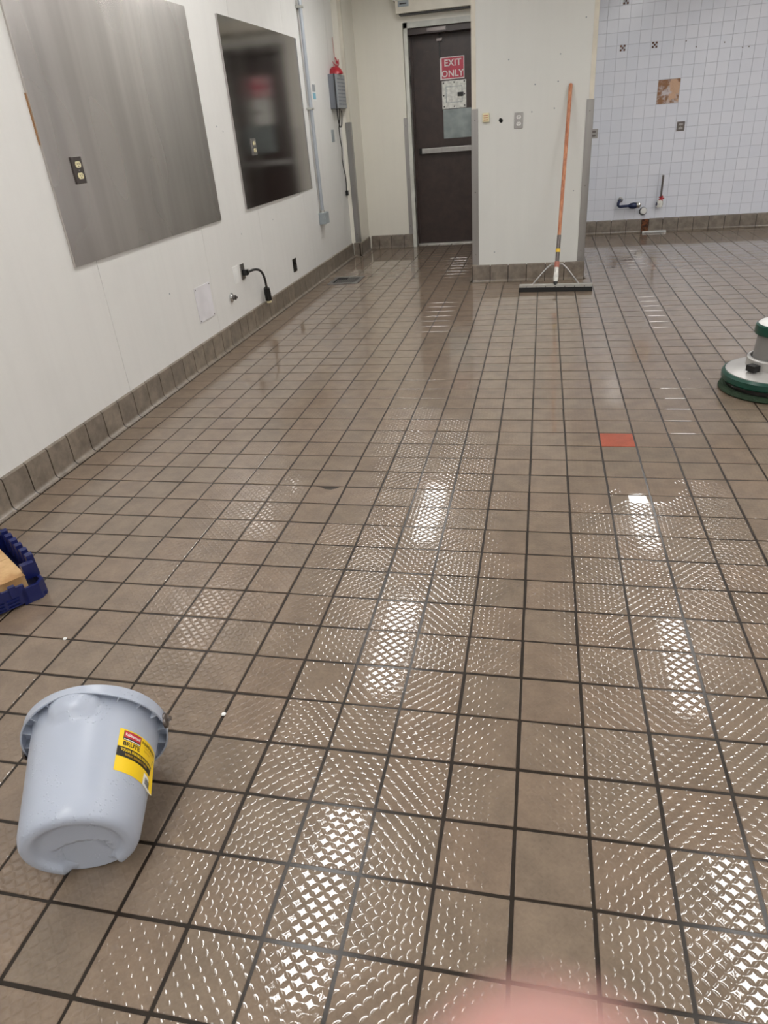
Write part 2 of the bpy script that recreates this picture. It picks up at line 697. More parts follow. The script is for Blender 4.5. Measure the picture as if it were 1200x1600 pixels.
for a, c, r in cells:
    jx, jy = random.uniform(-.006, .006), random.uniform(-.006, .006)
    tx, ty = random.gauss(0, .0020), random.gauss(0, .0020)
    if c == -15:
        continue
    mid = W(c + .5 + jx, r + .5 + jy, 0)
    mid.z = random.uniform(-.0006, .0002)
    if (count < 298 and a > 0) or (c, r) in special:
        o = link('tile', special.get((c, r), tile_me), floor, mid)
        o.rotation_euler = (tx, ty, random.gauss(0, .004))
        if (c, r) == (2, 12):
            tag(o, 'single terracotta red floor tile')
        if (c, r) == (-6, 8):
            tag(o, 'floor tile with a chipped edge')
        count += 1
    else:
        b = .0010
        k = h_ * U
        top = [(-k + b, -k + b), (k - b, -k + b), (k - b, k - b), (-k + b, k - b)]
        low = [(-k, -k), (k, -k), (k, k), (-k, k)]
        vz = lambda x, y, z: (mid.x + x, mid.y + y, mid.z + z + x * -ty + y * tx)
        v8 = [vz(x, y, 0) for x, y in top] + [vz(x, y, -b) for x, y in low] + [vz(x, y, -.008) for x, y in low]
        f8 = [(0, 1, 2, 3)]
        for i in range(4):
            j = (i + 1) % 4
            f8 += [(i, 4 + i, 4 + j, j), (4 + i, 8 + i, 8 + j, 4 + j)]
        rest.add(v8, f8)
ro = rest.build('tile_field', M['tile'], floor)
tag(ro, 'distant wet brown floor tiles', kind='stuff')


# ------------------------------------------------------------------ cove base tiles
def cove_profile():
    # (out from wall, height) in modules: rounded top, concave toe
    p = [(0, 0), (.25, 0), (.25, .025)]
    for i in range(7):
        t = math.pi / 2 * i / 6
        p.append((.25 - .15 * math.sin(t), .025 + .15 * (1 - math.cos(t))))
    p += [(.1, .9), (.085, .965), (.04, .995), (0, 1.0)]
    return p


def cove_run(name, label, org, along, out, cuts, miss=()):
    org, along, out = Vector(org), Vector(along), Vector(out)
    back = MB()
    f = lambda a, b, h: (org + along * h + out * a * 1.0 + Vector((0, 0, b))) * U
    back.prism([(-.02, -.02), (.2, -.02), (.2, .015), (.1, .1), (.07, .2), (.07, .94), (-.02, .94)], cuts[0], cuts[-1], f)
    base = struct(name, back, M['grout'], label, 'baseboard')
    for i, (a, b) in enumerate(zip(cuts[:-1], cuts[1:])):
        if i in miss:
            continue
        w = MB().prism(cove_profile(), a + .022, b - .022, f)
        o = w.build('cove_tile', M['cove'], base, True, 35)
    return base


cove_run('baseboard_left', 'grey-brown cove tiles along the foot of the left wall', (XL, 0, 0), (0, 1, 0), (1, 0, 0),
         [k - .02 for k in range(-8, 24)] + [24.2, 25.1, 26.2, 27.3, 28.4, 29.5, 30.6, 31.6, 32.7, 33.8, 34.9, 36, 37, 38, 39, 40, 41, 42, 43, 44, 45, 46, 47, 47.58])
cove_run('baseboard_corner', 'cove tiles around the foot of the boxed-out corner', (-13.62, 0, 0), (0, 1, 0), (1, 0, 0), [47.4, 48.5, 49.6, 50.8])
cove_run('baseboard_jog', 'single cove tile on the boxed-out corner front', (0, 47.6, 0), (1, 0, 0), (0, -1, 0), [-14.1, -13.45])
cove_run('baseboard_back', 'cove tiles beside the exit door', (0, YB, 0), (1, 0, 0), (0, -1, 0), [-13.45, -12.8, -11.8, -10.75, -10.0])
cove_run('baseboard_partition', 'cove tiles along the foot of the cream pillar', (0, PY, 0), (1, 0, 0), (0, -1, 0),
         [-3.9, -2.84, -1.78, -.71, .37, 1.46, 2.6])
cove_run('baseboard_pillar_right', 'cove tiles along the right side of the cream pillar', (PX1, 0, 0), (0, 1, 0), (1, 0, 0), [PY + .02 + 1.05 * k for k in range(17)])
cove_run('baseboard_pillar_left', 'cove tiles along the left side of the cream pillar', (PX0, 0, 0), (0, 1, 0), (-1, 0, 0), [PY + .02 + 1.05 * k for k in range(15)])
cove_run('baseboard_tiled', 'cove tiles along the foot of the white tiled wall', (0, YT, 0), (1, 0, 0), (0, -1, 0),
         [3.2 - 1.11, 3.2, 4.3, 5.42, 6.54, 7.68, 8.2, 9.23, 10.34, 11.45, 12.55, 13.67, 14.75, 15.89] + [17 + 1.11 * k for k in range(12)], miss=(5,))
tag(B(7.7, YT - .1, .02, 8.18, YT + .02, .97).build('rust_patch', M['rust'], bpy.data.objects['baseboard_tiled']), 'rusty gap where a cove tile is missing')

# ------------------------------------------------------------------ white wall tiles
PW, PH = .755, .7635
X0, Z0 = 7.84, .98
wcells = []
for i in range(-7, 30):
    for j in range(0, 23):
        if i in (0, 1) and j in (10, 11):
            continue
        xa, za = X0 + i * PW, Z0 + j * PH
        if xa < PX1 - .5 or za + PH > H + .2 or xa + PW > XR:
            continue
        wcells.append((shown([W(xa, YT, za), W(xa + PW, YT, za), W(xa + PW, YT, za + PH), W(xa, YT, za + PH)]), xa, za))
wcells.sort(key=lambda k: -k[0])
wtile_me = MB().box((.008 * U, 0, .008 * U), ((PW - .008) * U, .007, (PH - .008) * U), .0011).mesh('wall_tile', M['ceramic'])
wrest = MB()
for n_, (a, xa, za) in enumerate(wcells):
    if n_ < 300 and a > 0:
        o = link('wall_tile', wtile_me, wt, W(xa, YT, za) + Vector((0, random.uniform(-.0006, .0006), 0)))
        o.rotation_euler = (random.gauss(0, .0012), 0, random.gauss(0, .0012))
    else:
        p0, p1 = W(xa + .008, YT, za + .008), W(xa + PW - .008, YT + .05, za + PH - .008)
        wrest.add([(p0.x, p0.y, p0.z), (p1.x, p0.y, p0.z), (p1.x, p0.y, p1.z), (p0.x, p0.y, p1.z),
                   (p0.x, p1.y, p0.z), (p1.x, p1.y, p0.z), (p1.x, p1.y, p1.z), (p0.x, p1.y, p1.z)],
                  [(0, 1, 2, 3), (0, 4, 5, 1), (1, 5, 6, 2), (2, 6, 7, 3), (3, 7, 4, 0)])
tag(wrest.build('wall_tile_field', M['ceramic'], wt), 'more white ceramic tiles of the far wall', kind='stuff')
pl = B(X0 + .02, YT + .01, Z0 + 10 * PH + .02, X0 + 2 * PW - .02, YT + .05, Z0 + 12 * PH - .02).build('exposed_plaster', M['plaster'], wt)
tag(pl, 'square hole in the tiles showing stained brown plaster')

# ------------------------------------------------------------------ ceiling lights (2 rows seen mirrored in the floor, one more to the right)
for xc, hw in ((-7.5, .82), (8.2, .64), (23.9, .8)):
    for yc in (38.7, 23.3, 7.9, -7.5, -19):
        row = {-7.5: 'left', 8.2: 'middle', 23.9: 'right'}[xc]
        nth = {38.7: 'closest to the far wall', 23.3: 'second from the far wall', 7.9: 'third from the far wall', -7.5: 'fourth from the far wall', -19: 'farthest from the far wall'}[yc]
        t = thing('ceiling_light', W(xc, yc, H), 'long fluorescent ceiling light in the %s row, %s' % (row, nth), 'ceiling light', 'ceiling lights')
        hs = MB()
        for (a, b, c_, d) in ((-hw - .15, -4.15, -hw, 4.15), (hw, -4.15, hw + .15, 4.15), (-hw, -4.15, hw, -4.0), (-hw, 4.0, hw, 4.15)):
            hs.box(W(xc + a, yc + b, H - .22), W(xc + c_, yc + d, H - .002))
        hs.box(W(xc - hw, yc - 4, H - .05), W(xc + hw, yc + 4, H - .003))
        hs.build('housing', M['white'], t)
        B(xc - hw, yc - 4, H - .2, xc + hw, yc + 4, H - .14).build('lens', M['lens'], t)

# ------------------------------------------------------------------ exit door
YD = 52.2
dr = struct('door_1', B(-9.62, YD, .1, -4.25, YD + .3, 14.22, .002), M['door'], 'dark brown metal exit door with a push bar', 'door')
fr = MB()
fr.box(W(-10.0, YB - .06, 0), W(-9.72, YB + .12, 14.95), .002)
fr.box(W(-10.0, YB - .06, 14.6), W(-3.86, YB + .12, 14.95), .002)
fro = fr.build('door_frame', M['frame'], dr)
jb = MB().box(W(-10.0, YB + .1, 0), W(-9.78, YD + .4, 14.9)).box(W(-4.2, YB + .1, 0), W(-3.88, YD + .4, 14.9))
tag(jb.build('jamb', M['peel'], dr), 'door jamb with peeling paint')
hd = MB().box(W(-9.8, YB + .2, 14.22), W(-4.1, YD + .4, 14.7)).box(W(-9.8, YD - .1, .0), W(-9.6, YD + .4, 14.3))
hd.build('head_stop', M['door'], dr)
B(-8.35, YB + .14, 14.3, -7.0, YB + .22, 14.52, .001).build('worn_plate', M['darkplate'], dr)
B(-9.7, YD - .25, .0, -4.2, YD + .4, .1).build('threshold', M['alum'], dr)
pb = MB().box(W(-9.26, YD - .45, 6.62), W(-4.4, YD - .25, 6.98), .004)
pb.box(W(-9.0, YD - .3, 6.66), W(-8.7, YD, 6.94)).box(W(-4.9, YD - .3, 6.66), W(-4.6, YD, 6.94))
po = pb.build('push_bar', M['guard'], dr)
link('bar_end', B(-9.34, YD - .47, 6.6, -9.12, YD - .2, 7.0, .003).mesh('bar_end', M['blackgloss']), dr)
B(-7.64, YD - .1, 12.7, -7.56, YD, 14.2).build('latch_rod', M['blackgloss'], dr)
B(-7.8, YD - .16, 13.75, -7.4, YD, 13.95, .002).build('rod_bracket', M['darkplate'], dr)
pp = B(-7.45, YD - .05, 7.54, -4.9, YD, 9.46, .001).build('galvanised_plate', M['galv'], dr)
# viewer plate
vp = B(-7.5, YD - .07, 9.5, -5.71, YD, 11.28, .002).build('viewer_plate', M['dirtywhite'], dr)
tag(vp, 'scuffed white metal hatch plate with black bolts')
ed = MB()
for (a, b, c_, d) in ((-7.22, 9.9, -7.18, 10.9), (-7.22, 10.88, -6.0, 10.91), (-7.22, 9.88, -6.0, 9.91), (-6.03, 9.9, -6.0, 10.9)):
    ed.box(W(a, YD - .09, b), W(c_, YD - .06, d))
ed.build('hatch_edge', M['greybox'], vp)
for bx_, bz_ in ((-7.38, 11.15), (-6.6, 11.16), (-5.84, 11.17), (-7.38, 10.35), (-5.84, 10.37), (-7.36, 9.64), (-6.6, 9.62), (-5.84, 9.64)):
    MB().lathe([(0, .012), (.006, .011), (.008, .004), (.008, 0)], W(bx_, YD - .07, bz_), 10, (0, -1, 0)).build('bolt', M['black'], vp)
B(-6.35, YD - .17, 10.25, -5.92, YD - .06, 10.5, .004).build('latch', M['black'], vp)

sg = thing('exit_sign', W(-6.72, YD, 11.33), 'red and white EXIT ONLY sign on the brown door', 'sign')
B(-7.61, YD - .035, 11.36, -5.83, YD, 12.76, .0005).build('sign_border', M['signwhite'], sg)
B(-7.47, YD - .045, 11.43, -5.89, YD - .03, 12.70).build('sign_face', M['signred'], sg)
for body, zz, sz, xo in (('EXIT', 12.37, .088, 0.02), ('ONLY', 11.70, .088, 0.0)):
    vs_, fs = text_mesh(body, sz, .0022, 1.08)
    c0 = W(-6.7 + xo, YD - .05, zz)
    MB().add([(c0.x + a * 1.0, c0.y, c0.z + b) for a, b in vs_], fs).build('lettering', M['signwhite'], sg)

# corner guards (stainless angles)
def guard(name, label, parts, screws, ydir=-1):
    o = thing(name, parts[0][0], label, 'corner guard')
    for a, b in parts:
        MB().box(a, b, .0008).build('guard_leaf', M['guard'], o)
    for s_, n_ in screws:
        MB().lathe([(0, .002), (.003, .002), (.004, 0)], s_, 8, n_).build('screw', M['darkplate'], o)
    return o


def col_guard(label, x0, x1, xs, yf):
    ps = [(W(x0, yf - .035, 1.02), W(x1, yf - .005, 9.13)), (W(xs - .02, yf - .035, 1.02), W(xs + .02, yf + .35, 9.13))]
    return guard('corner_guard', label, ps, [(W((x0 + x1) / 2, yf - .035, z), (0, -1, 0)) for z in (8.6, 5.0, 1.6)])


col_guard('steel corner guard on the left edge of the cream pillar', PX0 - .03, PX0 + .33, PX0 - .03, PY)
col_guard('steel corner guard on the right edge of the cream pillar', PX1 - .33, PX1 + .04, PX1 + .04, PY)
col_guard('steel corner guard on the boxed-out corner beside the grey wall device', -13.95, -13.58, -13.58, 47.57)
col_guard('steel corner guard on the left side of the exit door frame', -10.3, -10.02, -10.02, YB - .02)

# air curtain above the door
ac = thing('air_curtain', W(-7.0, 50.4, 15.4), 'beige air curtain box mounted above the exit door', 'air curtain')
B(-10.3, 49.9, 15.38, PX0 - .03, YB, 17.0, .006).build('housing', M['trim'], ac)
B(-10.45, 49.8, 16.1, PX0 - .03, YB, 17.2, .006).build('top_cover', M['frame'], ac)
B(-10.1, 49.86, 15.75, -9.35, 49.91, 16.1, .002).build('badge', M['greybox'], ac)
B(-9.98, 49.84, 15.88, -9.5, 49.87, 15.95).build('badge_mark', M['black'], ac)
B(-10.1, 50.1, 15.3, PX0 - .1, 50.8, 15.4).build('outlet_slot', M['black'], ac)


# ------------------------------------------------------------------ wall plates and outlets
def frame_on(wall):
    """returns fn(a, b, h): a along the wall, b up, h out of the wall (metres from module coords)"""
    if wall == 'left':
        return lambda a, b, h: W(XL + h, a, b)
    if wall == 'pillar':
        return lambda a, b, h: W(a, PY - h, b)
    return lambda a, b, h: W(a, YT - h, b)


def pbox(f, a0, b0, h0, a1, b1, h1, bev=.0):
    return MB().box(f(a0, b0, h0), f(a1, b1, h1), bev)


def duplex(name, label, f, a0, b0, a1, b1, plate, face, h0=0.0, slots=True):
    o = thing(name, f((a0 + a1) / 2, b0, h0), label, 'outlet')
    pbox(f, a0, b0, h0, a1, b1, h0 + .045, .0015).build('cover_plate', plate, o)
    ca, hh = (a0 + a1) / 2, (b1 - b0)
    for k in (.29, .71):
        cb = b0 + hh * k
        w, q = (a1 - a0) * .27, hh * .145
        poly = [(ca + w * math.cos(t), cb + max(-.8 * q, min(.8 * q, q * math.sin(t)))) for t in [2 * math.pi * i / 20 for i in range(20)]]
        rc = MB().prism(poly, h0 + .03, h0 + .065, f).build('receptacle', face, o)
        if slots:
            sl = MB()
            for da in (-.35, .35):
                sl.box(f(ca + w * da - .012, cb - q * .1, h0 + .06), f(ca + w * da + .012, cb + q * .5, h0 + .068))
            sl.box(f(ca - .018, cb - q * .6, h0 + .06), f(ca + .018, cb - q * .3, h0 + .068))
            sl.build('slots', M['black'], rc)
    pbox(f, ca - .02, b0 + hh * .485, h0 + .04, ca + .02, b0 + hh * .515, h0 + .055).build('screw', M['alum'], o)
    return o


FL, FP, FT = frame_on('left'), frame_on('pillar'), frame_on('tile')
# stainless sheets
s1 = MB()
tag(pbox(FL, 12.8, 5.5, .005, 24.22, 13.42, .075, .0006).build('steel_sheet', M['panel'], None), 'large smeared stainless sheet on the left wall, nearest the viewer', 'wall sheet', 'steel wall sheets')
def h2(y):
    return .10 - .09 * (max(0, y - 32) / 6.85) ** 2


ys2 = [27.38, 30.0, 32.0, 33.5, 34.5, 35.3, 36.0, 36.6, 37.2, 37.8, 38.3, 38.85]
sh2 = MB().prism([(y, h2(y)) for y in ys2] + [(y, .005) for y in (38.85, 27.38)], 5.6, 13.5, lambda a, h, b: FL(a, b, h))
tag(sh2.build('steel_sheet', M['panel2'], None, True, 20), 'dark reflecting stainless sheet on the left wall, beside the conduit', 'wall sheet', 'steel wall sheets')
tag(pbox(FL, 12.765, 8.9, .005, 12.8, 10.2, .035).build('wood_strip', M['rawwood'], None), 'thin raw wood strip at the left edge of the nearest steel sheet', 'wood strip')
duplex('outlet', 'steel outlet with two ivory sockets on the nearest smeared sheet', FL, 13.98, 7.77, 14.5, 8.53, M['darkplate'], M['ivory'], .075)
duplex('outlet', 'steel outlet with ivory sockets on the dark reflecting sheet', FL, 29.2, 7.88, 29.75, 8.62, M['guard'], M['ivory'], .10)
duplex('outlet', 'steel outlet with white sockets on the cream pillar', FP, -1.56, 8.04, -1.11, 8.8, M['guard'], M['white'])
duplex('outlet', 'black outlet low on the left wall near the floor drain', FL, 33.25, 1.5, 33.85, 2.24, M['blackgloss'], M['black'], 0, False)
duplex('outlet', 'steel outlet plate on the white tiles below the brown hole', FT, 9.44, 6.83, 9.97, 7.43, M['darkplate'], M['guard'], 0, False)
duplex('outlet', 'steel outlet plate on the white tiles at the pillar edge', FT, 3.3, 6.77, 3.94, 7.38, M['guard'], M['darkplate'], 0, False)

bp = thing('cover_plate', FL(21, 1.8, 0), 'white blank cover plate with four screws low on the left wall', 'cover plate')
pbox(FL, 20.35, 1.8, 0, 21.88, 3.25, .03, .001).build('plate', M['sheetwhite'], bp)
for a, b in ((20.42, 1.87), (21.8, 1.87), (20.42, 3.18), (21.8, 3.18)):
    MB().lathe([(0, .003), (.004, .002), (.005, 0)], FL(a, b, .03), 8, (1, 0, 0)).build('screw', M['darkplate'], bp)
tag(pbox(FL, 24.6, 2.57, 0, 25.18, 3.35, .03, .001).build('cover_plate', M['white'], None), 'small white blank plate left of the heavy black cord', 'cover plate')
tag(pbox(FL, 44.65, 8.0, 0, 45.25, 8.75, .04, .001).build('cover_plate', M['greybox'], None), 'small grey blank plate below the grey wall device', 'cover plate')

# pipe stub
ps = thing('pipe_stub', FL(23.95, 2.1, 0), 'chrome pipe stub poking out beside the blank cover plate', 'pipe')
c0 = FL(23.95, 2.1, 0)
MB().lathe([(.034, 0), (.034, .006), (.02, .016), (.014, .018)], c0, 20, (1, 0, 0)).build('escutcheon', M['chrome'], ps, True)
MB().lathe([(.014, .0), (.014, .02), (.017, .02), (.017, .036), (.008, .038), (.008, .048), (0, .048)], c0, 14, (1, 0, 0)).build('nipple', M['darkplate'], ps, True)

# heavy cord
co = thing('power_cord', FL(25.7, 2.6, 0), 'heavy black power cord hanging from a steel outlet on the left wall', 'cord')
pbox(FL, 25.5, 2.6, 0, 25.95, 3.33, .05, .001).build('cover_plate', M['guard'], co)
pbox(FL, 25.6, 2.78, .05, 25.86, 3.05, .3, .004).build('wall_plug', M['blackgloss'], co)
pts = []
for i in range(13):
    t = i / 12
    pts.append(FL(25.75 + 2.1 * t, 2.92 + .12 * math.sin(math.pi * t) - 1.35 * t ** 2.2, .3 + .25 * math.sin(math.pi * t)))
MB().tube(pts, .0095, 10).build('cable', M['black'], co, True)
ec = FL(27.85, 1.57, .3)
MB().lathe([(.012, .05), (.024, .04), (.027, 0), (.027, -.055), (.024, -.06), (.0, -.06)], ec - Vector((0, 0, .015)), 18, (0, -.12, 1)).build('connector', M['blackgloss'], co, True, 30)
MB().lathe([(.02, 0), (.021, -.02), (.0, -.02)], ec + Vector((0, .009, -.072)), 18, (0, -.12, 1)).build('white_tip', M['ivory'], co, True, 30)

# conduit with box
cn = thing('conduit', FL(39.85, 3.4, 0), 'grey metal conduit running down the left wall to a box', 'conduit')
MB().tube([FL(39.75, H, .22), FL(39.78, 12, .2), FL(39.9, 4.0, .2)], .0165, 14).build('pipe', M['conduit'], cn, True)
pbox(FL, 39.55, 3.35, 0, 40.45, 4.05, .45, .004).build('junction_box', M['greybox'], cn)
MB().lathe([(.022, 0), (.022, .02)], FL(39.9, 4.05, .2), 14).build('connector', M['alum'], cn)
for z in (9.9, 15):
    pbox(FL, 39.4, z, 0, 40.2, z + .12, .04).build('strap', M['alum'], cn)
    pbox(FL, 39.62, z, .0, 39.98, z + .12, .34, .002).build('strap', M['alum'], cn)

st = thing('sticker', FL(41.4, 10.4, 0), 'narrow white and pale blue sticker between conduit and grey device', 'sticker')
pbox(FL, 41.05, 10.42, 0, 41.85, 11.48, .012).build('backing', M['white'], st)
pbox(FL, 41.13, 10.5, .01, 41.77, 10.85, .018).build('blue_print', M['cyan'], st)
pbox(FL, 41.13, 10.9, .01, 41.77, 11.3, .018).build('grey_print', M['boxlight'], st)

# grey wall device with red wires
dv = thing('wall_device', FL(46.2, 10, 0), 'grey ribbed wall device with red top and hanging black cord', 'electrical device')
pbox(FL, 45.1, 9.98, 0, 47.4, 12.0, .5, .004).build('case', M['boxgrey'], dv)
pbox(FL, 45.16, 10.0, .49, 47.36, 11.98, .58, .003).build('front_cover', M['boxlight'], dv)
for k in range(8):
    z = 10.2 + k * .21
    for y0 in (45.3, 46.35):
        pbox(FL, y0, z, .57, y0 + .85, z + .07, .6).build('vent', M['boxgrey'], dv)
rb = MB()
rb.lathe([(.0, .07), (.03, .068), (.06, .045), (.075, .02), (.08, 0)], FL(46.1, 12.0, .3), 18).build('red_cap', M['redbag'], dv, True, 60)
random.seed(3)
for k in range(9):
    a0 = FL(45.6 + k * .16, 12.2, .25)
    b0 = a0 + Vector((random.uniform(-.01, .05), random.uniform(-.06, .08), random.uniform(.05, .13)))
    MB().tube([a0, (a0 + b0) / 2 + Vector((.015, .01, .01)), b0], .0035, 6).build('red_wire', M['redbag'], dv, True)
MB().tube([FL(47.1, 12.3, .1), FL(47.1, 13.2, .06), FL(47.05, 14.2, .05)], .003, 6).build('thin_wire', M['pinktape'], dv, True)
loop = []
for i in range(20):
    t = i / 19
    if t < .45:
        loop.append(FL(45.05, 12.0 - t / .45 * 2.3, .45))
    else:
        q = (t - .45) / .55 * math.pi
        loop.append(FL(45.65 - .6 * math.cos(q), 9.75 - 0.95 * math.sin(q) + .2 * (t - .45), .45))
MB().tube(loop, .006, 8).build('looped_cord', M['black'], dv, True)
hang = [FL(46.0, 10.0, .4), FL(45.9, 9.4, .35), FL(45.9, 8.8, .25), FL(46.3, 8.2, .15), FL(46.75, 7.6, .1), FL(46.6, 6.9, .09), FL(46.8, 6.3, .08), FL(47.15, 5.7, .08), FL(47.2, 5.1, .08), FL(47.05, 4.7, .08)]
MB().tube(hang, .0055, 8).build('hanging_cord', M['black'], dv, True)
pbox(FL, 46.92, 4.42, .02, 47.2, 4.75, .2, .003).build('plug', M['blackgloss'], dv)
pbox(FL, 47.0, 4.22, .07, 47.08, 4.45, .12).build('prong', M['alum'], dv)

# pillar bits
al = thing('alarm_box', FP(-3.1, 8.45, 0), 'small pale square switch box with reddish print near the pillar edge', 'switch')
pbox(FP, -3.28, 8.47, 0, -2.92, 8.9, .16, .003).build('case', M['ivory'], al)
for k in range(3):
    pbox(FP, -3.22, 8.56 + k * .1, .155, -2.98, 8.6 + k * .1, .165).build('print', M['pinktape'], al)
hole = [(-2.28 + .1 * math.cos(t) * (1.3 if math.cos(t) < 0 and math.sin(t) > 0 else 1), 8.48 + .11 * math.sin(t) * (1.35 if math.cos(t) < 0 and math.sin(t) > 0 else 1)) for t in [i * math.pi / 8 for i in range(16)]]
tag(MB().prism(hole, -.2, .004, FP).build('ragged_hole', M['hole'], wp), 'ragged black hole in the pillar')
for a, b in ((-1.91, 11.24), (.72, 11.26), (-.52, 10.02), (.66, 10.06), (.52, 8.85), (-.65, 8.77), (1.75, 4.77), (1.9, 12.7), (-2.6, 1.7)):
    MB().lathe([(0, .0015), (.005, .001), (.006, 0)], FP(a, b, 0), 8, (0, -1, 0)).build('screw_hole', M['greybox'], wp)
for a, b in ((25.6, 9.2), (26.2, 9.0), (11.6, 10.2), (26.4, 4.6), (18.3, 3.5), (31, 4.7)):
    MB().lathe([(0, .0015), (.005, .001), (.006, 0)], FL(a, b, 0), 8, (1, 0, 0)).build('screw_hole', M['greybox'], wl)
# holes in the steel sheets
# mounting marks on tiled wall
for (a, b, lab) in ((5.22, 12.26, 'left one of the two rusty bolt marks high on the white tiles'),
                    (7.35, 12.26, 'right one of the two rusty bolt marks high on the white tiles'),
                    (5.2, 14.95, 'rusty bolt mark at the top edge of the white tiles')):
    o = thing('bolt_mark', FT(a, b - .2, 0), lab, 'bolt mark', 'bolt marks on the tiles')
    pbox(FT, a - .2, b - .2, -.02, a + .2, b + .2, .012).build('patch', M['wgrout'], o)
    for da, db in ((-.12, .12), (.12, .12), (-.12, -.12), (.12, -.12), (0, 0)):
        MB().lathe([(0, .006), (.008, .005), (.01, 0)], FT(a + da, b + db, .01), 8, (0, -1, 0)).build('bolt', M['rust'], o)
for a, b in ((13.1, 11.6), (13.5, 11.62), (9.4, 12.3), (11.9, 12.0), (10.1, 11.9)):
    MB().lathe([(0, .0015), (.006, .001), (.007, 0)], FT(a, b, 0), 8, (0, -1, 0)).build('drill_hole', M['darkplate'], wt)

# plumbing on tiled wall
wpz = thing('water_pipe', FT(6.3, 2, 0), 'bent dark blue water pipe with chrome end on the white tiles', 'pipe')
MB().tube([FT(5.95, 2.42, -.05), FT(5.92, 2.45, .3), FT(5.85, 2.4, .45), FT(5.78, 2.25, .5), FT(5.78, 2.1, .5), FT(5.9, 2.0, .5), FT(6.9, 2.04, .5)], .016, 12).build('pipe', M['bluepipe'], wpz, True)
MB().lathe([(.016, 0), (.03, .02), (.036, .06), (.03, .09)], FT(6.55, 2.02, .5), 14, (1, 0, .02)).build('coupling', M['bluepipe'], wpz, True)
MB().lathe([(.03, .0), (.034, .01), (.034, .035), (.02, .05), (0, .05)], FT(7.12, 2.06, .5), 14, (1, 0, .02)).build('cap', M['chrome'], wpz, True, 30)
MB().lathe([(.03, 0), (.03, .006), (.02, .012)], FT(5.95, 2.44, 0), 14, (0, -1, 0)).build('escutcheon', M['chrome'], wpz)
wc = thing('drain_cap', FT(7.72, 1.58, 0), 'round white drain cap on the tiles above the rusty gap', 'pipe cap')
MB().lathe([(.036, 0), (.036, .03), (.033, .04), (.0, .045)], FT(7.72, 1.58, 0), 24, (0, -1, 0)).build('cap', M['white'], wc, True, 35)
MB().lathe([(.044, 0), (.044, .01), (.037, .012)], FT(7.7, 1.55, 0), 24, (0, -1, 0)).build('ring', M['black'], wc, True, 35)
gv = thing('gas_valve', FT(8.85, 1.9, 0), 'valve with red handle and upright dark tube on the white tiles', 'valve')
MB().tube([FT(8.85, 2.3, .35), FT(8.87, 4.0, .25)], .011, 10).build('tube', M['darkplate'], gv, True)
MB().lathe([(.03, -.03), (.036, 0), (.036, .03), (.02, .055)], FT(8.82, 2.0, .35), 14).build('body', M['dirtywhite'], gv, True)
MB().tube([FT(8.82, 2.0, 0), FT(8.82, 2.0, .35)], .018, 10).build('nipple', M['chrome'], gv, True)
MB().tube([FT(8.55, 2.05, .35), FT(8.82, 2.0, .35)], .02, 10).build('union_nut', M['bluepipe'], gv, True)
hm = MB()
for k in range(5):
    t = k * 2 * math.pi / 5
    hm.tube([FT(8.88, 2.42, .45), FT(8.88 + .2 * math.cos(t), 2.42 + .2 * math.sin(t), .47)], .009, 8)
hm.build('red_handle', M['redbag'], gv, True)
wsx = thing('plastic_strip', W(8.6, 52.6, 0), 'white plastic strip lying on the floor below the rusty gap', 'strip')
MB().box(W(7.75, 52.52, 0.0), W(9.5, 52.72, .13), .004).build('strip', M['white'], wsx)
MB().box(W(7.9, 52.5, .05), W(9.35, 52.525, .08)).build('groove', M['greybox'], wsx)

# ------------------------------------------------------------------ floor drain
fd = thing('floor_drain', W(-12.4, 38, 0), 'square metal floor drain grate by the left wall', 'drain')
dm = MB()
for a, b, c_, d in ((-13.4, 37.0, -11.4, 37.25), (-13.4, 39.0, -11.4, 39.25), (-13.4, 37.25, -13.15, 39.0), (-11.65, 37.25, -11.4, 39.0)):
    dm.box(W(a, b, -.05), W(c_, d, .05), .002)
dm.build('rim', M['guard'], fd)
B(-13.3, 37.1, -.06, -11.5, 39.15, .012).build('sump', M['hole'], fd)
for k in range(9):
    x = -12.98 + k * .15
    B(x, 37.25, .0, x + .07, 39.0 if k > 3 else 38.3, .045).build('bar', M['guard'], fd)

# ------------------------------------------------------------------ squeegee leaning on the pillar
sq = thing('floor_squeegee', W(.95, 33.0, 0), 'long-handled floor squeegee leaning against the cream pillar', 'squeegee')
bl = MB().box((-.305, -.012, .03), (.305, .012, .055), .002)
a0, a1 = W(-1.03, 33.1, 0), W(2.91, 32.85, 0)
ang = math.atan2((a1 - a0).y, (a1 - a0).x)
mid = (a0 + a1) / 2
rotm = Matrix.Translation(mid) @ Matrix.Rotation(ang, 4, 'Z')


def place(o, mm):
    o.data.transform(mm)
    return o


place(MB().box((-.302, -.014, .034), (.302, .016, .062), .003).build('blade_holder', M['alum'], sq), rotm)
place(MB().box((-.304, -.018, 0), (.304, .006, .036), .001).build('rubber_blade', M['black'], sq), rotm)
for k in range(7):
    place(MB().lathe([(0, .004), (.004, .003), (.005, 0)], (-.24 + .08 * k, -.016, .042), 8, (0, -1, 0)).build('rivet', M['darkplate'], sq), rotm)
top = W(1.31, 36.0, 9.92)
foot = rotm @ Vector((0, 0, .05))
ax = (top - foot).normalized()
MB().tube([foot + ax * .0, foot + ax * .03], .019, 12).build('hinge_block', M['black'], sq, True)
MB().tube([foot + ax * .02, foot + ax * .06, foot + ax * .15], [.016, .021, .017], 14).build('socket', M['dirtywhite'], sq, True)
MB().tube([foot + ax * .145, foot + ax * .19], .021, 12).build('clamp', M['pinktape'], sq, True)
MB().tube([foot + ax * .18, foot + ax * .40], .0165, 12).build('ferrule', M['darkplate'], sq, True)
